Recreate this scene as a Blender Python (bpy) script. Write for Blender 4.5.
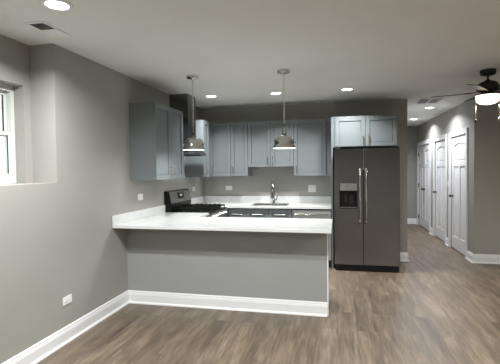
import bpy, bmesh, math, random
from mathutils import Vector, Matrix
random.seed(7)
S = bpy.context.scene
for o in list(bpy.data.objects): bpy.data.objects.remove(o)
PI = math.pi

# ------------------------------------------------------------------ camera
F_PX, YAW, PITCH, ROLL, CAM_H = 391.13, 0.2188, 0.0326, 0.0112, 1.4883
cam = bpy.data.objects.new('camera', bpy.data.cameras.new('camera'))
S.collection.objects.link(cam); S.camera = cam
c_, s_ = math.cos(YAW), math.sin(YAW)
r0 = Vector((c_, s_, 0)); f0 = Vector((-s_, c_, 0)); u0 = Vector((0, 0, 1))
fw = f0*math.cos(PITCH) - u0*math.sin(PITCH); up = u0*math.cos(PITCH) + f0*math.sin(PITCH)
rt = r0*math.cos(ROLL) - up*math.sin(ROLL); up2 = r0*math.sin(ROLL) + up*math.cos(ROLL)
M4 = Matrix((( rt.x, up2.x, -fw.x, 0), (rt.y, up2.y, -fw.y, 0), (rt.z, up2.z, -fw.z, CAM_H), (0, 0, 0, 1)))
cam.matrix_world = M4
cam.data.sensor_width = 36; cam.data.lens = F_PX*36/500; cam.data.clip_start = .05

# ------------------------------------------------------------------ sky and exposure
W = bpy.data.worlds.new('sky'); S.world = W; W.use_nodes = True
W.node_tree.nodes['Background'].inputs[0].default_value = (.90, .95, 1.0, 1)
W.node_tree.nodes['Background'].inputs[1].default_value = 2.4
S.view_settings.view_transform = 'Standard'; S.view_settings.look = 'None'
S.view_settings.gamma = 1; S.view_settings.use_curve_mapping = False
S.view_settings.exposure = 0.0

P_DOWN, P_NEAR, P_PEND, P_HALL, P_FAN = 22, 54, 5.5, 27, 18
WARM = (1.0, .90, .76); NEUT = (.985, 1.0, .985); COOL = (.94, .955, 1.0)

# ------------------------------------------------------------------ materials
def mat(name, col, rough=.6, metal=0, **kw):
    m = bpy.data.materials.new(name); m.use_nodes = True
    b = m.node_tree.nodes['Principled BSDF']
    b.inputs['Base Color'].default_value = (*col, 1); b.inputs['Roughness'].default_value = rough
    b.inputs['Metallic'].default_value = metal
    for k, v in kw.items(): b.inputs[k.replace('_', ' ')].default_value = v
    return m
def texcoord(nt, scale=(1, 1, 1), out='Object', rot=(0, 0, 0)):
    t = nt.nodes.new('ShaderNodeTexCoord'); mp = nt.nodes.new('ShaderNodeMapping')
    mp.inputs['Scale'].default_value = scale; mp.inputs['Rotation'].default_value = rot
    nt.links.new(t.outputs[out], mp.inputs[0]); return mp.outputs[0]
def noisy(m, c1, c2, scale=4, sc=(1, 1, 1), detail=4, bump=0, bscale=200, rr=None):
    nt = m.node_tree; b = nt.nodes['Principled BSDF']
    v = texcoord(nt, sc)
    n = nt.nodes.new('ShaderNodeTexNoise'); n.inputs['Scale'].default_value = scale; n.inputs['Detail'].default_value = detail
    nt.links.new(v, n.inputs['Vector'])
    r = nt.nodes.new('ShaderNodeValToRGB'); r.color_ramp.elements[0].position = .3; r.color_ramp.elements[1].position = .7
    r.color_ramp.elements[0].color = (*c1, 1); r.color_ramp.elements[1].color = (*c2, 1)
    nt.links.new(n.outputs['Fac'], r.inputs[0]); nt.links.new(r.outputs[0], b.inputs['Base Color'])
    if rr:
        q = nt.nodes.new('ShaderNodeMapRange'); q.inputs['To Min'].default_value = rr[0]; q.inputs['To Max'].default_value = rr[1]
        nt.links.new(n.outputs['Fac'], q.inputs[0]); nt.links.new(q.outputs[0], b.inputs['Roughness'])
    if bump:
        n2 = nt.nodes.new('ShaderNodeTexNoise'); n2.inputs['Scale'].default_value = bscale
        nt.links.new(v, n2.inputs['Vector'])
        bp = nt.nodes.new('ShaderNodeBump'); bp.inputs['Strength'].default_value = bump; bp.inputs['Distance'].default_value = .002
        nt.links.new(n2.outputs['Fac'], bp.inputs['Height']); nt.links.new(bp.outputs[0], b.inputs['Normal'])
    return m
def emis(name, col, st):
    m = mat(name, (.8, .8, .8), .5)
    b = m.node_tree.nodes['Principled BSDF']
    b.inputs['Emission Color'].default_value = (*col, 1); b.inputs['Emission Strength'].default_value = st
    return m

WALL = noisy(mat('wall_paint', (.25, .24, .22), .55), (.328, .321, .298), (.346, .339, .315), 2, bump=.15)
CEIL = noisy(mat('ceiling_paint', (.6, .6, .57), .7), (.70, .71, .685), (.73, .74, .715), 2, bump=.15)
PENW = noisy(mat('peninsula_paint', (.3, .3, .3), .5), (.305, .312, .308), (.32, .327, .323), 2, bump=.15)
TRIM = mat('white_trim_paint', (.78, .79, .80), .32)
DOORM = mat('white_door_paint', (.74, .75, .77), .35)
CAB = noisy(mat('blue_grey_cabinet_paint', (.25, .30, .335), .38), (.172, .194, .205), (.188, .210, .221), 3)
CABIN = mat('cabinet_toe', (.05, .05, .05), .6)
QUARTZ = noisy(mat('white_quartz', (.8, .8, .78), .12), (.66, .67, .665), (.72, .73, .725), 9, detail=8)
NICKEL = mat('brushed_nickel', (.72, .71, .69), .25, 1)
CHROME = mat('polished_nickel', (.62, .62, .61), .10, 1)
STEEL = noisy(mat('stainless', (.4, .39, .38), .3, 1), (.44, .435, .43), (.56, .555, .55), 6, sc=(60, 60, .6), rr=(.22, .34))
STEELD = mat('dishwasher_steel', (.78, .78, .77), .3, 1)
STEELV = noisy(mat('stainless_vertical', (.4, .39, .38), .3, 1), (.19, .19, .19), (.25, .25, .25), 5, sc=(.8, .8, 70), rr=(.15, .26))
BLACK = mat('black_enamel', (.005, .005, .0055), .35, 0, Specular_IOR_Level=.3)
HOODM = mat('hood_steel', (.22, .22, .22), .22, 1)
IRON = mat('cast_iron', (.004, .004, .004), .6, 0, Specular_IOR_Level=.2)
BPLAS = mat('black_plastic', (.007, .007, .0075), .4, 0, Specular_IOR_Level=.3)
WPLAS = mat('white_plastic', (.8, .8, .78), .35)
DARKM = mat('dark_bronze', (.045, .042, .04), .38, .8)
BLADE = noisy(mat('blade_wood', (.06, .04, .03), .4), (.05, .036, .028), (.085, .06, .045), 6, sc=(1, 1, 1))
LENS = emis('lens_glow', (1, .97, .92), 9)
LENSH = emis('lens_glow_hall', (1, .98, .97), 14)
PLENS = emis('pendant_glow', (1, .96, .9), 2.5)
BOWL = emis('bowl_glow', (1, .86, .66), 3.2)
DISP = emis('clock_digits', (.8, .9, 1), .5)
VINYL = mat('white_vinyl', (.62, .65, .62), .35)
BLIND = mat('blind_slat', (.8, .8, .78), .5)
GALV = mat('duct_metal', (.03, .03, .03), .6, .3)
GLASS = mat('clear_glass', (1, 1, 1), .02, 0, Transmission_Weight=1, IOR=1.45)
DGLASS = mat('dark_glass', (.01, .01, .012), .05)

def floor_mat():
    m = mat('vinyl_plank', (.2, .16, .13), .38); nt = m.node_tree; b = nt.nodes['Principled BSDF']; L = nt.links
    v = texcoord(nt, (1, 1, 1), rot=(0, 0, PI/2))
    br = nt.nodes.new('ShaderNodeTexBrick'); br.offset = .37; br.offset_frequency = 2
    br.inputs['Scale'].default_value = 1; br.inputs['Brick Width'].default_value = 1.22; br.inputs['Row Height'].default_value = .178
    br.inputs['Mortar Size'].default_value = .0012; br.inputs['Mortar Smooth'].default_value = 1
    br.inputs['Color1'].default_value = (0, 0, 0, 1); br.inputs['Color2'].default_value = (1, 1, 1, 1); br.inputs['Mortar'].default_value = (.5, .5, .5, 1)
    L.new(v, br.inputs['Vector'])
    # per plank offset of the grain
    t = nt.nodes.new('ShaderNodeTexCoord')
    sc = nt.nodes.new('ShaderNodeVectorMath'); sc.operation = 'SCALE'; sc.inputs['Scale'].default_value = 7.3
    L.new(br.outputs['Color'], sc.inputs[0])
    ad = nt.nodes.new('ShaderNodeVectorMath'); ad.operation = 'ADD'; L.new(t.outputs['Object'], ad.inputs[0]); L.new(sc.outputs[0], ad.inputs[1])
    mp = nt.nodes.new('ShaderNodeMapping'); mp.inputs['Scale'].default_value = (6, .8, 1); L.new(ad.outputs[0], mp.inputs[0])
    n = nt.nodes.new('ShaderNodeTexNoise'); n.inputs['Scale'].default_value = 1.6; n.inputs['Detail'].default_value = 9; n.inputs['Roughness'].default_value = .62
    n.inputs['Distortion'].default_value = .25
    L.new(mp.outputs[0], n.inputs['Vector'])
    cr = nt.nodes.new('ShaderNodeValToRGB'); e = cr.color_ramp.elements
    e[0].position = .22; e[0].color = (.060, .046, .034, 1); e[1].position = .80; e[1].color = (.270, .212, .155, 1)
    k = cr.color_ramp.elements.new(.5); k.color = (.140, .106, .075, 1)
    L.new(n.outputs['Fac'], cr.inputs[0])
    mp2 = nt.nodes.new('ShaderNodeMapping'); mp2.inputs['Scale'].default_value = (42, 2.4, 1); L.new(ad.outputs[0], mp2.inputs[0])
    n2 = nt.nodes.new('ShaderNodeTexNoise'); n2.inputs['Scale'].default_value = 1.5; n2.inputs['Detail'].default_value = 6; L.new(mp2.outputs[0], n2.inputs['Vector'])
    mr = nt.nodes.new('ShaderNodeMapRange'); mr.inputs['From Min'].default_value = .3; mr.inputs['From Max'].default_value = .7
    mr.inputs['To Min'].default_value = .68; mr.inputs['To Max'].default_value = 1.30; L.new(n2.outputs['Fac'], mr.inputs[0])
    mr2 = nt.nodes.new('ShaderNodeMapRange'); mr2.inputs['To Min'].default_value = .84; mr2.inputs['To Max'].default_value = 1.14
    L.new(br.outputs['Color'], mr2.inputs[0])
    mu = nt.nodes.new('ShaderNodeMath'); mu.operation = 'MULTIPLY'; L.new(mr.outputs[0], mu.inputs[0]); L.new(mr2.outputs[0], mu.inputs[1])
    seam = nt.nodes.new('ShaderNodeMapRange'); seam.inputs['To Min'].default_value = 1; seam.inputs['To Max'].default_value = .55; L.new(br.outputs['Fac'], seam.inputs[0])
    mu2 = nt.nodes.new('ShaderNodeMath'); mu2.operation = 'MULTIPLY'; L.new(mu.outputs[0], mu2.inputs[0]); L.new(seam.outputs[0], mu2.inputs[1])
    vm = nt.nodes.new('ShaderNodeVectorMath'); vm.operation = 'SCALE'; L.new(cr.outputs[0], vm.inputs[0]); L.new(mu2.outputs[0], vm.inputs['Scale'])
    L.new(vm.outputs[0], b.inputs['Base Color'])
    rg = nt.nodes.new('ShaderNodeMapRange'); rg.inputs['To Min'].default_value = .30; rg.inputs['To Max'].default_value = .5
    L.new(n2.outputs['Fac'], rg.inputs[0]); L.new(rg.outputs[0], b.inputs['Roughness'])
    bp = nt.nodes.new('ShaderNodeBump'); bp.inputs['Strength'].default_value = .12; bp.inputs['Distance'].default_value = .002
    L.new(n2.outputs['Fac'], bp.inputs['Height']); L.new(bp.outputs[0], b.inputs['Normal'])
    return m
FLOOR = floor_mat()

# ------------------------------------------------------------------ mesh helpers
class MB:
    def __init__(s): s.bm = bmesh.new()
    def box(s, x0, x1, y0, y1, z0, z1):
        v = [s.bm.verts.new((x, y, z)) for z in (z0, z1) for y in (y0, y1) for x in (x0, x1)]
        for f in ((0, 2, 3, 1), (4, 5, 7, 6), (0, 1, 5, 4), (2, 6, 7, 3), (0, 4, 6, 2), (1, 3, 7, 5)): s.bm.faces.new([v[i] for i in f])
        return s
    def prism(s, poly, fn, a, b):      # poly of 2D points, fn(u,v,t) -> xyz, extruded from t=a to t=b
        A = [s.bm.verts.new(fn(u, v, a)) for u, v in poly]; B = [s.bm.verts.new(fn(u, v, b)) for u, v in poly]
        n = len(poly)
        s.bm.faces.new(A); s.bm.faces.new(B[::-1])
        for i in range(n): s.bm.faces.new((A[i], B[i], B[(i+1) % n], A[(i+1) % n]))
        return s
    def tube(s, pts, r, n=12, cap=True):
        pts = [Vector(p) for p in pts]; R = r if isinstance(r, (list, tuple)) else [r]*len(pts)
        rings = []; prev = None
        for i, p in enumerate(pts):
            d = (pts[min(i+1, len(pts)-1)] - pts[max(i-1, 0)]).normalized()
            if prev is None:
                a = Vector((0, 0, 1)) if abs(d.z) < .9 else Vector((1, 0, 0)); e = d.cross(a).normalized()
            else: e = (prev - d*prev.dot(d)).normalized()
            prev = e; g = d.cross(e)
            rings.append([s.bm.verts.new(p + (e*math.cos(2*PI*k/n) + g*math.sin(2*PI*k/n))*R[i]) for k in range(n)])
        for a, b in zip(rings, rings[1:]):
            for k in range(n): s.bm.faces.new((a[k], a[(k+1) % n], b[(k+1) % n], b[k]))
        if cap: s.bm.faces.new(rings[0][::-1]); s.bm.faces.new(rings[-1])
        return s
    def lathe(s, prof, c=(0, 0, 0), n=40, cap0=True, cap1=True):   # profile of (r, z)
        rings = [[s.bm.verts.new((c[0]+r*math.cos(2*PI*k/n), c[1]+r*math.sin(2*PI*k/n), c[2]+z)) for k in range(n)] for r, z in prof]
        for a, b in zip(rings, rings[1:]):
            for k in range(n): s.bm.faces.new((a[k], b[k], b[(k+1) % n], a[(k+1) % n]))
        if cap0: s.bm.faces.new(rings[0])
        if cap1: s.bm.faces.new(rings[-1][::-1])
        return s
    def ring(s, c, R, r, axis='z', stretch=1, n=14, m=6):
        g = []
        for i in range(n):
            a = 2*PI*i/n; row = []
            for j in range(m):
                b = 2*PI*j/m; q = R + r*math.cos(b); u = q*math.cos(a); w = (q*math.sin(a))*stretch; h = r*math.sin(b)
                p = {'z': (u, w, h), 'x': (h, u, w), 'y': (u, h, w)}[axis]
                row.append(s.bm.verts.new((c[0]+p[0], c[1]+p[1], c[2]+p[2])))
            g.append(row)
        for i in range(n):
            for j in range(m): s.bm.faces.new((g[i][j], g[(i+1) % n][j], g[(i+1) % n][(j+1) % m], g[i][(j+1) % m]))
        return s
def obj(name, mb, m, parent=None, loc=None, bevel=0, smooth=False):
    bm = mb.bm
    bmesh.ops.recalc_face_normals(bm, faces=bm.faces)
    if loc: bmesh.ops.translate(bm, verts=bm.verts, vec=-Vector(loc))
    me = bpy.data.meshes.new(name); bm.to_mesh(me); bm.free(); me.materials.append(m)
    o = bpy.data.objects.new(name, me); S.collection.objects.link(o)
    if loc: o.location = loc
    if parent: o.parent = parent
    if smooth:
        for p in me.polygons: p.use_smooth = True
        e = o.modifiers.new('edges', 'EDGE_SPLIT'); e.split_angle = math.radians(38)
    if bevel:
        b = o.modifiers.new('bevel', 'BEVEL'); b.width = bevel; b.segments = 2; b.limit_method = 'ANGLE'
    return o
def tag(o, label=None, cat=None, group=None, kind=None):
    if label: o['label'] = label
    if cat: o['category'] = cat
    if group: o['group'] = group
    if kind: o['kind'] = kind
    return o
def thing(name, label, cat, loc=(0, 0, 0), rz=0, group=None):
    o = bpy.data.objects.new(name, None); S.collection.objects.link(o); o.empty_display_size = .1
    o.location = loc; o.rotation_euler = (0, 0, rz); return tag(o, label, cat, group)
def struct(name, mb, m, **k): return tag(obj(name, mb, m, **k), kind='structure')
def lamp(name, parent, loc, power, size, col, spread=PI, shape='DISK'):
    l = bpy.data.lights.new(name, 'AREA'); l.shape = shape; l.size = size; l.energy = power; l.color = col; l.spread = spread
    o = bpy.data.objects.new(name, l); S.collection.objects.link(o); o.location = loc
    if parent: o.parent = parent
    return o

# ------------------------------------------------------------------ dimensions
XL, XN, XE, XR, XRR = -2.309, -2.545, 1.084, 2.059, 4.3
YB, YH, YE, YREC, YBK = 6.556, 6.62, 11.0, 2.872, -2.6
ZC, ZLED = 2.558, 1.391
XO = -2.722          # outside face of the left wall

# ------------------------------------------------------------------ shell
struct('floor', MB().box(XO-.1, XRR+.12, YBK-.12, YE+.12, -.12, 0), FLOOR)
struct('ceiling', MB().box(XO-.1, XRR+.12, YBK-.12, YE+.12, ZC, ZC+.12), CEIL)
WY0, WY1, WZ1 = 1.75, 2.795, 2.205
w = MB().box(XO, XL, YREC, YB, 0, ZC)                       # full-height thick wall
w.box(XO, XL, YBK, YREC, 0, ZLED)                           # thick lower wall with ledge
w.box(XO, XN, WY1, YREC, ZLED, ZC).box(XO, XN, WY0, WY1, WZ1, ZC).box(XO, XN, YBK, WY0, ZLED, ZC)
struct('wall_left', w, WALL)
struct('wall_back', MB().box(XO, XE, YB, YB+.12, 0, ZC), WALL)
struct('wall_hall_left', MB().box(XE-.12, XE, YB+.12, YE, 0, ZC), WALL)
struct('wall_hall_end', MB().box(XE-.12, XR+.2, YE, YE+.12, 0, ZC), WALL)
CS = .085                                                    # casing width
HALLD = [(6.90, 7.94), (8.14, 9.16), (9.45, 10.88)]          # outer casing edges
DH = 2.035
w = MB(); y = YH
for a, b in HALLD:
    w.box(XR, XR+.1, y, a+CS, 0, ZC); w.box(XR, XR+.1, a+CS, b-CS, DH+.01, ZC); y = b-CS
w.box(XR, XR+.1, y, YE, 0, ZC); w.box(XR+.1, XR+.2, YH, YE, 0, ZC)
struct('wall_hall_right', w, WALL)
struct('wall_front_right', MB().box(XR+.2, XRR, YH, YH+.12, 0, ZC), WALL)
struct('wall_right', MB().box(XRR, XRR+.12, YBK, YH+.12, 0, ZC), WALL)
struct('wall_rear', MB().box(XO, XRR+.12, YBK-.12, YBK, 0, ZC), WALL)
PW0, PX1 = 3.972, -.10                                       # peninsula half wall
struct('wall_peninsula', MB().box(XL, PX1, PW0, PW0+.11, 0, .884), PENW)
struct('trim_peninsula', MB().box(PX1, PX1+.012, PW0-.002, PW0+.11, 0, .884), TRIM)

PROF = [(0, 0), (.030, 0), (.029, .010), (.022, .019), (.016, .021), (.016, .098), (.0135, .104), (.0135, .112), (.010, .118), (.010, .128), (.006, .138), (0, .140)]
def baseboard(name, segs):
    mb = MB()
    for (p, q, nrm, e0, e1) in segs:
        p = Vector(p); q = Vector(q); n = Vector(nrm); d = (q-p).normalized()
        for (a, b) in [(0, 1)]:
            A = [mb.bm.verts.new((*(p + n*u - d*(u*e0)), v)) for u, v in PROF]
            B = [mb.bm.verts.new((*(q + n*u + d*(u*e1)), v)) for u, v in PROF]
            mb.bm.faces.new(A); mb.bm.faces.new(B[::-1]); k = len(PROF)
            for i in range(k): mb.bm.faces.new((A[i], B[i], B[(i+1) % k], A[(i+1) % k]))
    return struct(name, mb, TRIM)
baseboard('baseboard_left', [((XL, YBK), (XL, PW0), (1, 0), -1, -1)])
baseboard('baseboard_peninsula', [((XL, PW0), (PX1, PW0), (0, -1), -1, 0)])
baseboard('baseboard_back', [((.88, YB), (XE, YB), (0, -1), 0, 1), ((XE, YB), (XE, YE), (1, 0), 1, -1)])
baseboard('baseboard_hall_end', [((XE, YE), (XR, YE), (0, -1), -1, -1)])
baseboard('baseboard_hall_right', [((XR, YH), (XR, 6.90), (-1, 0), 1, 0), ((XR, 7.94), (XR, 8.14), (-1, 0), 0, 0),
                                   ((XR, 9.16), (XR, 9.45), (-1, 0), 0, 0), ((XR, 10.88), (XR, YE), (-1, 0), 0, -1)])
baseboard('baseboard_front_right', [((XR, YH), (XRR, YH), (0, -1), 1, -1)])
baseboard('baseboard_right', [((XRR, YH), (XRR, YBK), (-1, 0), -1, -1)])
baseboard('baseboard_rear', [((XRR, YBK), (XL, YBK), (0, 1), -1, -1)])

# ------------------------------------------------------------------ window_1 (double hung, in the recess)
wx0, wx1 = -2.72, -2.640          # frame depth range
win = MB()
y0, y1, z0, z1 = WY0, WY1, ZLED, WZ1
win.box(wx0, wx1, y0, y0+.035, z0, z1).box(wx0, wx1, y1-.035, y1, z0, z1).box(wx0, wx1, y0+.035, y1-.035, z0, z0+.05).box(wx0, wx1, y0+.035, y1-.035, z1-.05, z1)
wo = struct('window_1', win, VINYL, bevel=.003)
zm = 1.80
def sash(xa, xb, za, zb):
    a, b = y0+.036, y1-.036; t = .03
    f = MB().box(xa, xb, a, a+t, za, zb).box(xa, xb, b-t, b, za, zb).box(xa, xb, a+t, b-t, za, za+t).box(xa, xb, a+t, b-t, zb-t, zb)
    s = obj('window_sash', f, VINYL, wo, bevel=.003)
    obj('window_pane', MB().box((xa+xb)/2-.002, (xa+xb)/2+.002, a+t, b-t, za+t, zb-t), GLASS, s)
    obj('pane_gasket', MB().box(xb-.008, xb-.002, b-t-.006, b-t, za+t, zb-t).box(xb-.008, xb-.002, a+t, a+t+.006, za+t, zb-t), BPLAS, s)
sash(-2.675, -2.648, z0+.052, zm+.02); sash(-2.712, -2.682, zm-.02, z1-.052)
bl = thing('window_blind', 'white slatted blind behind the upper part of the double-hung window', 'blind', (-2.745, (y0+y1)/2, 1.83))
sl = MB()
for i in range(15):
    z = .02 + i*.022
    sl.prism([(-.011, -.004), (.011, .004), (.011, .0055), (-.011, -.0025)], lambda u, v, t, z=z: (u, t, z+v), -.46, .46)
obj('blind_slats', sl, BLIND, bl)
obj('head_rail', MB().box(-.018, .018, -.47, .47, .345, .375), BLIND, bl)
# ------------------------------------------------------------------ hall doors
def panel_door(mb, ya, yb, x):           # slab of a camber-top three-panel door, face towards -X, outer face at x
    z0, z1 = .014, DH-.004; st = .105
    mb.box(x+.016, x+.038, ya, yb, z0, z1)
    zt = z1-.12; zl0, zl1 = 1.50, 1.59; zb = .24; ym = (ya+yb)/2; mu = .045
    mb.box(x, x+.016, ya, ya+st, z0, z1).box(x, x+.016, yb-st, yb, z0, z1)
    mb.box(x, x+.016, ya+st, yb-st, z0, zb).box(x, x+.016, ya+st, yb-st, zl0, zl1).box(x, x+.016, ym-mu, ym+mu, zb, zl0)
    n = 10; A, B = ya+st, yb-st
    arc = [(A + (B-A)*i/n, zt-.05 + .05*math.sin(PI*i/n)) for i in range(n+1)]
    mb.prism([(A, z1)] + arc + [(B, z1)], lambda u, v, t: (t, u, v), x, x+.016)
    # raised inner panels
    for (a, b, c, d) in [(A+.03, B-.03, zl1+.03, zt-.07), (A+.025, ym-mu-.025, zb+.03, zl0-.03), (ym+mu+.025, B-.025, zb+.03, zl0-.03)]:
        if b-a > .02: mb.box(x+.008, x+.016, a, b, c, d)
def knob_at(parent, y, z, x):
    k = MB()
    prof = [(.026, 0), (.026, .006), (.010, .010), (.009, .030), (.022, .038), (.026, .050), (.020, .060), (.004, .064)]
    n = 16; rings = [[k.bm.verts.new((x-h, y+r*math.cos(2*PI*i/n), z+r*math.sin(2*PI*i/n))) for i in range(n)] for r, h in prof]
    for a, b in zip(rings, rings[1:]):
        for i in range(n): k.bm.faces.new((a[i], a[(i+1) % n], b[(i+1) % n], b[i]))
    k.bm.faces.new(rings[0]); k.bm.faces.new(rings[-1])
    obj('door_knob', k, DARKM, parent, smooth=True)
def hinges(parent, y, x):
    for z in (.23, 1.03, 1.82): obj('hinge', MB().tube([(x-.012, y, z-.045), (x-.012, y, z+.045)], .012, 8), DARKM, parent)
for i, (a, b) in enumerate(HALLD):
    A, B = a+CS, b-CS; x = XR+.012
    casing = MB()
    for (q0, q1, r0_, r1_) in [(a, A, 0, DH+CS), (B, b, 0, DH+CS), (A, B, DH, DH+CS)]:
        casing.box(XR-.016, XR, q0, q1, r0_, r1_)
    casing.box(XR-.022, XR-.016, a, a+.02, 0, DH+CS).box(XR-.022, XR-.016, b-.02, b, 0, DH+CS).box(XR-.022, XR-.016, a+.02, b-.02, DH+CS-.02, DH+CS)
    casing.box(XR, XR+.099, A, A+.001, 0, DH)
    d = MB()
    if i < 2: panel_door(d, A+.004, B-.004, x)
    else: panel_door(d, A+.004, (A+B)/2-.002, x); panel_door(d, (A+B)/2+.002, B-.004, x)
    do = struct('door_%d' % (i+1), d, DOORM, bevel=.002)
    struct('trim_%d' % (i+1), casing, TRIM)
    if i < 2: knob_at(do, B-.07, .96, x); hinges(do, A+.008, x)
    else:
        knob_at(do, (A+B)/2+.055, .96, x); knob_at(do, (A+B)/2-.055, .96, x); hinges(do, A+.008, x); hinges(do, B-.008, x)

# ------------------------------------------------------------------ cabinets
def pull(parent, x, z, length, vertical=True, y=-.02):
    r = .007; o = .03; h = length/2; mb = MB()
    if vertical:
        mb.tube([(x, y-o, z-h), (x, y-o, z+h)], r, 10)
        for s in (-1, 1): mb.tube([(x, y+.001, z+s*(h-.018)), (x, y-o, z+s*(h-.018))], r*.85, 8)
    else:
        mb.tube([(x-h, y-o, z), (x+h, y-o, z)], r, 10)
        for s in (-1, 1): mb.tube([(x+s*(h-.018), y+.001, z), (x+s*(h-.018), y-o, z)], r*.85, 8)
    return obj('handle', mb, NICKEL, parent, smooth=True)
def shaker(name, parent, x0, x1, z0, z1, st=.057):
    g = .0022; x0 += g; x1 -= g; z0 += g; z1 -= g
    st = min(st, (z1-z0)*.3)
    mb = MB().box(x0+st+.004, x1-st-.004, -.0085, -.001, z0+st+.004, z1-st-.004)
    mb.box(x0, x0+st, -.02, -.001, z0, z1).box(x1-st, x1, -.02, -.001, z0, z1)
    mb.box(x0+st, x1-st, -.02, -.001, z0, z0+st).box(x0+st, x1-st, -.02, -.001, z1-st, z1)
    return obj(name, mb, CAB, parent, bevel=.0015)
ZU0, ZU1 = 1.3746, 2.258
def upper(label, loc, rz, w, d, z0, z1, doors, group='blue-grey wall cabinets', fill=0):
    t = thing('wall_cabinet', label, 'cabinet', (loc[0], loc[1], z0), rz, group); h = z1-z0
    obj('cabinet_body', MB().box(0, w+fill, 0, d, 0, h), CAB, t, bevel=.0015)
    for (a, b, hx) in doors:
        dr = shaker('door', t, a, b, 0, h)
        if hx is not None: pull(dr, hx, .10, .128)
    return t
FX = XL+.305; FY = YB-.305            # carcass fronts
UD = .3045
R90 = PI/2
upper('two-door blue-grey wall cabinet on left wall, nearest, above the outlet', (FX, 4.074), R90, .813, UD, ZU0, ZU1, [(0, .4065, .4065-.035), (.4065, .813, .4065+.035)])
upper('narrow blue-grey wall cabinet on left wall beyond the range hood, beside the corner', (FX-.02, 5.738), R90, .30, .2845, ZU0, ZU1, [(.002, .298, .05)])
bx = [(-2.072, -1.708), (-1.708, -1.418), (-1.418, -.670), (-.670, -.165)]
upper('single-door blue-grey wall cabinet on back wall, first from the left corner', (bx[0][0], FY), 0, .3635, UD, ZU0, ZU1, [(0, .3635, .05)])
upper('slim single-door blue-grey wall cabinet just left of the short two-door one', (bx[1][0], FY), 0, .2895, UD, ZU0, ZU1, [(0, .2895, .035)])
upper('short two-door blue-grey wall cabinet centred above the sink', (bx[2][0], FY), 0, .7475, UD, 1.524, ZU1, [(0, .374, .374-.038), (.374, .748, .374+.038)])
upper('wide single-door blue-grey wall cabinet right of the sink, beside the refrigerator', (bx[3][0], FY), 0, .505, UD, ZU0, ZU1, [(0, .505, .04)], fill=.082)
FYR = 5.783                           # refrigerator front plane
t = thing('fridge_cabinet', 'short two-door blue-grey cabinet mounted above the steel refrigerator', 'cabinet', (-.055, 5.90, 1.795)); h = 2.243-1.795
obj('cabinet_body', MB().box(0, .918, 0, .655, 0, h), CAB, t, bevel=.0015)
for a, b, hx in [(.03, .459, .459-.037), (.459, .89, .459+.037)]:
    dr = shaker('door', t, a, b, .008, h-.012); pull(dr, hx, .11, .128)
tag(obj('side_panel', MB().box(-.080, -.0565, 5.885, 6.554, 0, 2.243), CAB, loc=(-.068, 6.2, 0)),
    'tall narrow blue-grey end panel along the left side of the refrigerator', 'panel')

def base_cab(label, loc, rz, w, d, fronts, z1=.883, hollow=False):
    t = thing('base_cabinet', label, 'cabinet', (loc[0], loc[1], 0), rz, 'blue-grey base cabinets')
    if hollow: obj('cabinet_body', MB().box(0, .018, 0, d, .1, z1).box(w-.018, w, 0, d, .1, z1).box(.018, w-.018, 0, d, .1, .118).box(.018, w-.018, d-.012, d, .118, z1).box(.018, w-.018, 0, .018, .118, z1), CAB, t)
    else: obj('cabinet_body', MB().box(0, w, 0, d, .1, z1), CAB, t, bevel=.0015)
    obj('toe_kick', MB().box(0, w, .06, d-.01, 0, .1), CABIN, t)
    for (kind, a, b, z0_, z1_, hx, hz) in fronts:
        fr = shaker('drawer' if kind == 'drawer' else 'door', t, a, b, z0_, z1_, .05)
        pull(fr, hx, hz, .16 if kind == 'drawer' else .128, kind != 'drawer')
    return t
BY = YB-.60
base_cab('narrow blue-grey base cabinet against back wall between range corner and sink cabinet', (-1.690, BY), 0, .300, .598, [('drawer', .012, .298, .70, .855, .155, .785), ('door', .012, .298, .11, .695, .05, .6)])
base_cab('wide blue-grey sink base cabinet with two upper fronts, left of dishwasher', (-1.389, BY), 0, .715, .598, [('drawer', .003, .356, .70, .855, .18, .785), ('drawer', .358, .713, .70, .855, .535, .785), ('door', .003, .356, .11, .695, .31, .6), ('door', .358, .713, .11, .695, .40, .6)], hollow=True)
t = thing('base_cabinet', 'blind corner base cabinet between the range and the back wall', 'cabinet', (XL+.002, 5.722, 0), 0, 'blue-grey base cabinets')
obj('cabinet_body', MB().box(0, .612, 0, .83, .1, .883), CAB, t); obj('toe_kick', MB().box(.01, .55, .01, .82, 0, .1), CABIN, t)
t = thing('base_cabinet', 'base cabinet behind the grey peninsula half wall under the white countertop', 'cabinet', (XL+.7, PW0+.112, 0), 0, 'blue-grey base cabinets')
obj('cabinet_body', MB().box(0, 1.515, 0, .40, .1, .883), CAB, t); obj('toe_kick', MB().box(.01, 1.5, .01, .34, 0, .1), CABIN, t)
t = thing('base_cabinet', 'base cabinet on the left wall between peninsula and range', 'cabinet', (XL+.002, PW0+.112, 0), 0, 'blue-grey base cabinets')
obj('cabinet_body', MB().box(0, .612, 0, .85, .1, .883), CAB, t); obj('toe_kick', MB().box(.01, .55, .01, .84, 0, .1), CABIN, t)

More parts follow.
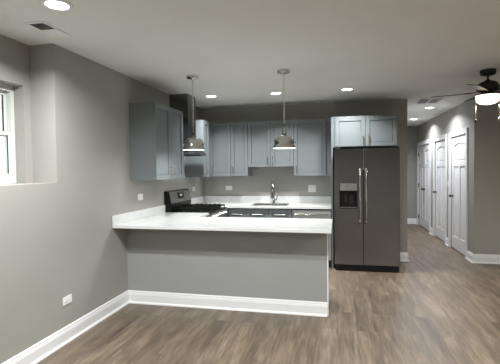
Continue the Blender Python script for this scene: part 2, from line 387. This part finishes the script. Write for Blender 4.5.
# countertops
def wpoly(mb, poly, z0, z1): return mb.prism(poly, lambda u, v, t: (u, v, t), z0, z1)
e = .0015; RY0, RY1 = 4.953, 5.713
ct = MB(); wpoly(ct, [(XL+e, 3.685), (-.051, 3.685), (-.051, 4.53), (-1.66, 4.53), (-1.66, RY0-.004), (XL+e, RY0-.004)], .884, .914)
o = tag(obj('countertop', ct, QUARTZ, loc=(-1.2, 4.1, .884), bevel=.002), 'long white quartz peninsula countertop in front of the range', 'countertop')
def child(name, mb, m, parent, **k):
    c = obj(name, mb, m, None, loc=tuple(parent.location), **k); c.location = (0, 0, 0); c.parent = parent; return c
child('backsplash', MB().box(XL+e, XL+.022, 3.685, RY0-.004, .9142, 1.016), QUARTZ, o, bevel=.0015)
SX0, SX1, SY0, SY1 = -1.33, -.76, 6.03, 6.42
ct = MB(); CY = 5.91
for (a, b, c, d) in [(XL+e, -1.66, RY1+.004, CY), (XL+e, SX0, CY, YB-e), (SX1, -.083, CY, YB-e), (SX0, SX1, CY, SY0), (SX0, SX1, SY1, YB-e)]: ct.box(a, b, c, d, .884, .914)
bmesh.ops.remove_doubles(ct.bm, verts=ct.bm.verts, dist=1e-5)
o = tag(obj('countertop', ct, QUARTZ, loc=(-1.0, 6.2, .884)), 'white quartz countertop along back wall holding the sink', 'countertop')
child('backsplash', MB().box(XL+.022, -.083, YB-.022, YB-e, .9142, 1.03).box(XL+e, XL+.022, RY1+.004, YB-e, .9142, 1.03), QUARTZ, o, bevel=.0015)

# sink
t = thing('sink', 'stainless undermount sink set in the back countertop', 'sink', ((SX0+SX1)/2, (SY0+SY1)/2, .70)); a, b = (SX1-SX0)/2-.002, (SY1-SY0)/2-.002
s = MB().box(-a, a, -b, b, -.005, 0).box(-a, -a+.004, -b, b, 0, .2125).box(a-.004, a, -b, b, 0, .2125).box(-a, a, -b, -b+.004, 0, .2125).box(-a, a, b-.004, b, 0, .2125)
obj('basin', s, NICKEL, t)
obj('rim', MB().box(-a-.012, a+.012, -b-.012, -b+.004, .2145, .2175).box(-a-.012, a+.012, b-.004, b+.012, .2145, .2175).box(-a-.012, -a+.004, -b, b, .2145, .2175).box(a-.004, a+.012, -b, b, .2145, .2175), STEEL, t)
obj('drain', MB().lathe([(.0, .004), (.03, .004), (.04, .0005)], n=20, cap0=False, cap1=False), CHROME, t, smooth=True)
# faucet
t = thing('faucet', 'tall chrome pull-down faucet standing behind the sink', 'faucet', (-1.035, 6.475, .914))
obj('faucet_base', MB().lathe([(.030, 0), (.030, .006), (.024, .012), (.022, .07), (.018, .085)], n=24), CHROME, t, smooth=True)
neck = [(0, 0, .08), (0, 0, .26)] + [(0, -.085+.085*math.cos(k*PI/10), .26+.085*math.sin(k*PI/10)) for k in range(1, 11)] + [(0, -.17, .22)]
obj('neck', MB().tube(neck, .016, 14), CHROME, t, smooth=True)
obj('spray_head', MB().lathe([(.017, .225), (.023, .20), (.027, .13), (.029, .10), (.024, .095)], c=(0, -.17, 0), n=20), CHROME, t, smooth=True)
obj('lever', MB().tube([(.015, 0, .055), (.045, 0, .06), (.065, -.01, .13)], [.011, .009, .006], 10), CHROME, t, smooth=True)

# ------------------------------------------------------------------ range (local: front to -y, width along x)
RX = -1.64
t = thing('gas_range', 'black and stainless freestanding gas range against the left wall', 'range', (RX, RY0, 0), R90); D = (RX-XL)-.002
obj('range_body', MB().box(0, .76, .03, D, .03, .895), BLACK, t, bevel=.003)
for x in (.05, .71):
    for y in (.08, D-.06): obj('foot', MB().tube([(x, y, 0), (x, y, .031)], .018, 10), BPLAS, t)
obj('cooktop', MB().box(.002, .758, 0, D-.10, .895, .918), BLACK, t, bevel=.004)
fp = MB().prism([(.03, .80), (.0, .80), (-.012, .815), (0, .893), (.03, .893)], lambda u, v, q: (q, u, v), .002, .758)
obj('control_panel', fp, STEEL, t, bevel=.002)
for i in range(5):
    x = .10+.14*i
    kb = obj('knob', MB().tube([(x, -.001, .848), (x, -.022, .846), (x, -.040, .845)], [.024, .022, .019], 18), NICKEL, t, smooth=True)
    obj('knob_grip', MB().box(x-.004, x+.004, -.047, -.038, .828, .862), NICKEL, kb)
od = obj('oven_door', MB().box(.005, .755, -.002, .029, .22, .79), STEEL, t, bevel=.004)
obj('oven_window', MB().box(.12, .64, -.005, -.001, .36, .66), DGLASS, od)
obj('oven_handle', MB().tube([(.06, -.05, .74), (.70, -.05, .74)], .012, 12).tube([(.09, 0, .74), (.09, -.05, .74)], .009, 8).tube([(.67, 0, .74), (.67, -.05, .74)], .009, 8), STEEL, od, smooth=True)
obj('drawer', MB().box(.005, .755, -.002, .029, .05, .21), STEEL, t, bevel=.004)
bg = MB().prism([(D, .90), (D-.10, .90), (D-.10, 1.03), (D-.068, 1.190), (D-.02, 1.200), (D, 1.195)], lambda u, v, q: (q, u, v), .0, .76)
bgo = obj('backguard', bg, BLACK, t, bevel=.003)
def sl_(u0_, u1_, v0, v1, off, th):    # slab on the slanted face of the backguard; u = x, v = 0..1 up the face
    A = Vector((0, D-.10, 1.03)); B = Vector((0, D-.068, 1.190)); n = Vector((0, -(B.z-A.z), (B.y-A.y))).normalized()
    m = MB(); vs = []
    for k in (off, off+th):
        for (u, v) in [(u0_, v0), (u1_, v0), (u1_, v1), (u0_, v1)]: vs.append(m.bm.verts.new(A+(B-A)*v+n*k+Vector((u, 0, 0))))
    for f in ((0, 1, 2, 3), (4, 7, 6, 5), (0, 4, 5, 1), (1, 5, 6, 2), (2, 6, 7, 3), (3, 7, 4, 0)): m.bm.faces.new([vs[i] for i in f])
    return m
pf = obj('panel_face', sl_(.012, .748, .02, .97, .0003, .004), STEEL, bgo)
obj('clock_display', sl_(.27, .49, .30, .80, .0044, .002), DGLASS, pf)
dg = MB()
for k, x in enumerate((.352, .372, .398, .418)):
    for seg in [(x, x+.010, .66, .68), (x, x+.002, .52, .68), (x+.008, x+.010, .52, .68), (x, x+.010, .52, .54)]:
        q = sl_(*seg, .0065, .0005); me = bpy.data.meshes.new('t'); q.bm.to_mesh(me); dg.bm.from_mesh(me); q.bm.free(); bpy.data.meshes.remove(me)
obj('clock_digits', dg, DISP, pf)
for (x, y, r) in [(.16, .14, .045), (.60, .14, .05), (.16, .42, .04), (.60, .42, .04), (.38, .28, .055)]:
    obj('burner', MB().lathe([(r+.012, .918), (r+.012, .926), (r, .932), (r, .940), (r-.008, .943)], c=(x, y, 0), n=24), IRON, t, smooth=True)
for gx0, gx1 in ((.02, .262), (.266, .494), (.498, .74)):
    g = MB(); z0_, z1_ = .948, .962; ya, yb = .02, D-.125
    for y in (ya, (ya+yb)/2-.006, yb-.012): g.box(gx0, gx1, y, y+.012, z0_, z1_)
    for x in (gx0, (gx0+gx1)/2-.006, gx1-.012): g.box(x, x+.012, ya, yb, z0_, z1_)
    for y in [ya+.07*k for k in range(1, 7)]: g.box(gx0, gx1, y, y+.009, z0_, z1_+.012)
    for x in (gx0, gx1-.012):
        for y in (ya, (ya+yb)/2-.006, yb-.012): g.box(x, x+.012, y, y+.012, .918, z0_)
    obj('grate', g, IRON, t)

# ------------------------------------------------------------------ range hood
t = thing('range_hood', 'stainless chimney range hood on the left wall above the range', 'hood', (XL+e, 5.333, 1.70))
HW, HD = .36, .36
m = MB(); sec = [(0, HW, HD), (.028, HW, HD), (.032, HW-.005, HD-.005), (.15, .17, .29), (.215, .15, .281)]
rg = []
for z, hw, dp in sec: rg.append([m.bm.verts.new(p) for p in ((0, -hw, z), (dp, -hw, z), (dp, hw, z), (0, hw, z))])
for a, b in zip(rg, rg[1:]):
    for k in range(4): m.bm.faces.new((a[k], a[(k+1) % 4], b[(k+1) % 4], b[k]))
m.bm.faces.new(rg[0]); m.bm.faces.new(rg[-1])
obj('canopy', m, HOODM, t)
obj('filter', MB().box(.04, HD-.04, -HW+.04, HW-.04, -.006, 0), GALV, t)
obj('chimney', MB().box(0, .279, -.149, .149, .215, ZC-1.701), HOODM, t, bevel=.003)
obj('control_strip', MB().box(HD, HD+.003, -.1, .1, .006, .022), BPLAS, t)

# ------------------------------------------------------------------ refrigerator
t = thing('refrigerator', 'stainless side-by-side refrigerator with water dispenser in its left door', 'refrigerator', (-.038, FYR, 0)); Wf = .903
obj('fridge_body', MB().box(.003, Wf-.003, .065, .74, .02, 1.755), BPLAS, t, bevel=.004)
sp = .402
def fdoor(a, b, hole=None):
    m = MB(); z0_, z1_ = .095, 1.765
    if hole:
        hx0, hx1, hz0, hz1 = hole
        m.box(a, b, 0, .06, z0_, hz0).box(a, b, 0, .06, hz1, z1_).box(a, hx0, 0, .06, hz0, hz1).box(hx1, b, 0, .06, hz0, hz1)
        bmesh.ops.remove_doubles(m.bm, verts=m.bm.verts, dist=1e-5)
        return obj('door', m, STEELV, t)
    return obj('door', m.box(a, b, 0, .06, z0_, z1_), STEELV, t, bevel=.006)
d1 = fdoor(0, sp-.003, (.072, .327, .905, 1.27)); d2 = fdoor(sp+.003, Wf)
for d, x in ((d1, sp-.042), (d2, sp+.042)):
    m = MB().tube([(x, -.002, .70), (x, -.045, .725), (x, -.052, .76), (x, -.052, 1.42), (x, -.045, 1.455), (x, -.002, 1.48)], .016, 12)
    obj('handle', m, CHROME, d, smooth=True)
dp = obj('dispenser', MB().box(.0725, .3265, .052, .058, .906, 1.269).box(.0725, .080, .0, .052, .906, 1.269).box(.319, .3265, .0, .052, .906, 1.269).box(.08, .319, 0, .052, .906, .918), BPLAS, d1)
obj('control_panel', MB().box(.08, .319, -.002, .05, 1.165, 1.269), STEEL, dp)
obj('water_spout', MB().tube([(.16, .03, 1.165), (.16, .03, 1.12)], .014, 10), BPLAS, dp); obj('ice_chute', MB().tube([(.24, .03, 1.165), (.24, .03, 1.11)], .02, 10), BPLAS, dp)
obj('paddle', MB().box(.14, .18, .036, .042, .99, 1.11), GALV, dp); obj('paddle', MB().box(.215, .265, .036, .042, .97, 1.10), GALV, dp)
obj('drip_tray', MB().box(.085, .314, .004, .05, .9185, .924), STEEL, dp)
g = MB().box(.01, Wf-.01, .02, .064, .012, .088)
for z in (.03, .045, .06): g.box(.06, Wf-.06, .014, .02, z, z+.006)
obj('base_grille', g, BPLAS, t)
for x in (.05, Wf-.05): obj('hinge_cover', MB().box(x-.035, x+.035, .01, .10, 1.7655, 1.783), BPLAS, t, bevel=.004)
for x in (.06, Wf-.06):
    for y in (.12, .66): obj('foot', MB().tube([(x, y, 0), (x, y, .02)], .02, 10), BPLAS, t)

# ------------------------------------------------------------------ dishwasher
t = thing('dishwasher', 'stainless dishwasher under back countertop beside the refrigerator', 'dishwasher', (-.667, 5.935, 0)); Wd = .583
obj('tub', MB().box(.005, Wd-.005, .03, .60, .03, .872), GALV, t)
d = obj('door', MB().box(.003, Wd-.003, 0, .029, .11, .835), STEELD, t, bevel=.004)
obj('handle', MB().tube([(.04, -.038, .80), (Wd-.04, -.038, .80)], .011, 12).tube([(.07, 0, .80), (.07, -.038, .80)], .009, 8).tube([(Wd-.07, 0, .80), (Wd-.07, -.038, .80)], .009, 8), CHROME, d, smooth=True)
obj('control_strip', MB().box(.003, Wd-.003, .004, .029, .838, .858), STEELD, t)
obj('toe_kick', MB().box(.01, Wd-.01, .05, .06, 0, .105), BLACK, t)

# ------------------------------------------------------------------ pendants
def pendant(label, x, y, rim):
    t = thing('pendant_lamp', label, 'pendant lamp', (x, y, rim), 0, 'polished dome pendants over the peninsula')
    top = ZC-rim
    obj('canopy', MB().lathe([(.070, top-.0005), (.072, top-.016), (.066, top-.026), (.022, top-.030), (.010, top-.046)], n=32), CHROME, t, smooth=True)
    ch = MB(); z = .266; k = 0
    while z < top-.045:
        ch.ring((0, 0, z), .0085, .0022, axis='xy'[k % 2], stretch=1.7, n=12, m=5); z += .0235; k += 1
    obj('chain', ch, NICKEL, t)
    obj('cord', MB().tube([(0, 0, .2), (.003, .002, .5), (-.003, -.002, .7), (0, 0, top-.03)], .0022, 6), WPLAS, t)
    yk = MB()
    for q in (-1, 1): yk.tube([(q*.018, 0, .138), (q*.018, 0, .194)], .005, 8)
    yk.tube([(-.018, 0, .192), (-.004, 0, .246), (.004, 0, .246), (.018, 0, .192)], .0022, 6)
    yk.ring((0, 0, .252), .009, .003, axis='y', n=14)
    obj('yoke', yk, DARKM, t, smooth=True)
    obj('socket_cap', MB().lathe([(.030, .137), (.030, .142), (.010, .147), (.010, .165), (.004, .168)], n=24), CHROME, t, smooth=True)
    outer = [(.024, .139), (.050, .135), (.074, .125), (.093, .108), (.105, .087), (.111, .064), (.113, .044), (.118, .028), (.126, .014), (.129, .0)]
    prof = outer + [(r-.004, z-.004 if z > .1 else z) for r, z in outer[::-1]]
    obj('dome_shade', MB().lathe(prof, n=48, cap0=True, cap1=True), CHROME, t, smooth=True)
    for s in (-1, 1):
        obj('thumb_screw', MB().tube([(s*.109, 0, .066), (s*.120, 0, .064)], .004, 8).tube([(s*.118, 0, .064), (s*.128, 0, .063)], .009, 12), CHROME, t, smooth=True)
    obj('diffuser', MB().lathe([(.1245, .0), (.122, -.002), (.080, -.003), (.03, -.0035), (.001, -.004)], n=40, cap0=False, cap1=True), PLENS, t, smooth=True)
    lamp('pendant_light', t, (0, 0, -.012), P_PEND, .16, NEUT)
pendant('left dome pendant hanging on chain before the steel range hood chimney', -1.602, 4.249, 1.718)
pendant('right dome pendant hanging on chain in front of the cabinets above the sink', -.559, 4.264, 1.715)

# ------------------------------------------------------------------ downlights
def downlight(label, x, y, p, hall=False, col=NEUT, spread=155):
    t = thing('recessed_light', label, 'ceiling light', (x, y, ZC), 0, 'round recessed ceiling lights')
    obj('trim_ring', MB().lathe([(.068, -.003), (.074, -.010), (.094, -.006), (.098, -.0005), (.068, -.0005)], n=40, cap0=False, cap1=False), TRIM, t, smooth=True)
    obj('lens', MB().lathe([(.0685, -.0015), (.0685, -.0035), (.001, -.005)], n=40, cap0=True, cap1=True), LENSH if hall else LENS, t)
    lamp('downlight', t, (0, 0, -.012), p, .13, col, math.radians(spread))
downlight('large glowing recessed light at upper left, nearest to the ceiling register', -1.745, 2.215, P_NEAR)
downlight('recessed ceiling light over kitchen, leftmost of three by the back cabinets', -1.78, 5.462, P_DOWN, spread=125)
downlight('recessed ceiling light over kitchen, middle one, just left of right pendant chain', -.833, 5.499, P_DOWN, spread=125)
downlight('recessed ceiling light over kitchen, rightmost, in front of the refrigerator', .138, 5.486, P_DOWN, spread=125)
downlight('recessed light in hall ceiling, nearer one, beside the return grille', 1.62, 7.578, P_HALL, True, COOL, 145)
downlight('recessed light in hall ceiling, farther one by the hall end wall', 1.66, 9.268, P_HALL, True, COOL, 145)
downlight('recessed living room ceiling light ahead of the camera, just above the frame', .15, 1.95, P_NEAR)
downlight('recessed living room ceiling light right of the camera', 2.6, 2.0, P_NEAR)
downlight('recessed living room ceiling light behind the camera, left', -1.2, -.8, P_NEAR)
downlight('recessed living room ceiling light behind the camera, right', 1.6, -.8, P_NEAR)

# ------------------------------------------------------------------ ceiling fan
FXc, FYc = 1.639, 4.842
t = thing('ceiling_fan', 'dark five-blade ceiling fan with a glowing bowl light at right', 'ceiling fan', (FXc, FYc, ZC))
obj('canopy', MB().lathe([(.078, -.0005), (.081, -.010), (.078, -.045), (.062, -.060), (.024, -.066)], n=40), DARKM, t, smooth=True)
obj('downrod', MB().tube([(0, 0, -.064), (0, 0, -.128)], .011, 14), DARKM, t, smooth=True)
obj('motor_housing', MB().lathe([(.024, -.108), (.034, -.122), (.070, -.130), (.098, -.150), (.112, -.178), (.115, -.205), (.108, -.225), (.07, -.238)], n=48), DARKM, t, smooth=True)
obj('light_kit', MB().lathe([(.07, -.238), (.074, -.262), (.118, -.268), (.122, -.280), (.05, -.282)], n=48), DARKM, t, smooth=True)
for k in range(5):
    a = math.radians(21+72*k); ca, sa = math.cos(a), math.sin(a); tilt = -math.radians(11)
    def P(r, s, h, ca=ca, sa=sa):
        z = -.247 + h + s*math.sin(tilt); s2 = s*math.cos(tilt); return (r*ca - s2*sa, r*sa + s2*ca, z)
    out = [(.16, -.045), (.22, -.052), (.46, -.060), (.54, -.058), (.568, -.046), (.580, -.018), (.580, .018), (.568, .046), (.54, .058), (.46, .060), (.22, .052), (.16, .045)]
    m = MB().prism(out, lambda u, v, h, P=P: P(u, v, h), 0, .006); b = obj('blade', m, BLADE, t)
    ir = [(.08, -.016), (.13, -.012), (.17, -.034), (.21, -.032), (.23, 0), (.21, .032), (.17, .034), (.13, .012), (.08, .016)]
    obj('blade_bracket', MB().prism(ir, lambda u, v, h, P=P: P(u, v, h), .0062, .012), DARKM, b)
obj('bowl', MB().lathe([(.119, -.2825), (.122, -.296), (.118, -.322), (.104, -.350), (.078, -.368), (.04, -.378), (.004, -.381)], n=48), BOWL, t, smooth=True)
for (dx, dy, zz) in ((-.121, .0, 0), (.085, -.085, .02)):
    c = obj('pull_chain', MB().tube([(dx, dy, -.279), (dx, dy, -.54)], .0022, 6), NICKEL, t)
    obj('chain_fob', MB().lathe([(.003, -.535), (.009, -.542), (.010, -.562), (.003, -.572)], c=(dx, dy, 0), n=12), DARKM if dx < 0 else NICKEL, c)
lamp('fan_light', t, (0, 0, -.39), P_FAN, .2, WARM)

# ------------------------------------------------------------------ ceiling registers
t = thing('ceiling_register', 'white two-way air register in ceiling at upper left', 'vent', (-2.11, 2.583, ZC))
m = MB().box(-.075, -.058, -.155, .155, -.006, -.0005).box(.058, .075, -.155, .155, -.006, -.0005).box(-.058, .058, -.155, -.132, -.006, -.0005).box(-.058, .058, .132, .155, -.006, -.0005).box(-.058, .058, -.006, .006, -.006, -.0005)
obj('frame', m, TRIM, t)
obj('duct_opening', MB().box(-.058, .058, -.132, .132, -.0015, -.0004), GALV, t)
m = MB()
for i in range(9):
    for s in (-1, 1):
        y = s*(.016 + i*.0135)
        dy = .0065*s
        m.prism([(y-dy, -.0018), (y-dy+.001, -.0018), (y+dy*.9+.001, -.0095), (y+dy*.9, -.0095)], lambda u, v, q: (q, u, v), -.058, .058)
obj('louvers', m, TRIM, t)
t = thing('return_grille', 'white ceiling return grille at the hall entrance with two dark sections', 'vent', (1.45, 6.80, ZC))
m = MB()
for x in (-.17, -.008, .154): m.box(x, x+.016, -.22, .22, -.008, -.0005)
for y in (-.22, .204): m.box(-.17, .17, y, y+.016, -.008, -.0005)
obj('frame', m, TRIM, t)
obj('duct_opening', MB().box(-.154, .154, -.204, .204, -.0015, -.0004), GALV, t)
m = MB()
for i in range(20):
    y = -.195 + i*.0205
    m.box(-.154, .154, y, y+.003, -.0035, -.002)
obj('louvers', m, TRIM, t)

# ------------------------------------------------------------------ outlets and switches (local: face to -y)
SLOT = mat('slot', (.02, .02, .02), .5)
def outlet(name, label, cat, loc, rz, w, h, kind):
    t = thing(name, label, cat, loc, rz, 'white wall plates')
    pl = obj('plate', MB().box(-w/2, w/2, -.006, -.0005, -h/2, h/2), WPLAS, t, bevel=.0015)
    def rec(x, z, vert):
        a, b = (.017, .014) if vert else (.014, .017)
        obj('receptacle', MB().box(x-a, x+a, -.0085, -.0062, z-b, z+b), WPLAS, pl)
        m = MB()
        for s in (-.006, .006):
            if vert: m.box(x+s-.001, x+s+.001, -.009, -.0086, z-.002, z+.006)
            else: m.box(x-.002, x+.006, -.009, -.0086, z+s-.001, z+s+.001)
        obj('slots', m, SLOT, pl)
    if kind == 'h': rec(-.02, 0, False); rec(.02, 0, False)
    if kind == 'v': rec(0, -.02, True); rec(0, .02, True)
    if kind == 'combo':
        rec(-.03, -.02, True); rec(-.03, .02, True); obj('rocker', MB().box(.014, .046, -.010, -.0062, -.033, .033), WPLAS, pl)
    if kind == 's': obj('rocker', MB().box(-.016, .016, -.010, -.0062, -.033, .033), WPLAS, pl)
outlet('outlet', 'white outlet plate low on the left wall above the baseboard', 'outlet', (XL, 2.956, .363), R90, .115, .07, 'h')
outlet('outlet', 'white outlet plate on left wall between peninsula backsplash and nearest wall cabinet', 'outlet', (XL, 4.295, 1.17), R90, .115, .075, 'h')
outlet('outlet', 'small white outlet plate on left wall beyond the range backguard', 'outlet', (XL, 6.087, 1.173), R90, .115, .07, 'h')
outlet('outlet', 'horizontal white outlet plate on back wall left of the faucet', 'outlet', (-1.833, YB, 1.167), 0, .115, .07, 'h')
outlet('outlet', 'square double white wall plate on back wall right of the faucet', 'outlet', (-.404, YB, 1.157), 0, .125, .118, 'combo')
outlet('light_switch', 'white light switch plate between first and second hall doors', 'switch', (XR, 8.04, 1.17), -R90, .07, .115, 's')
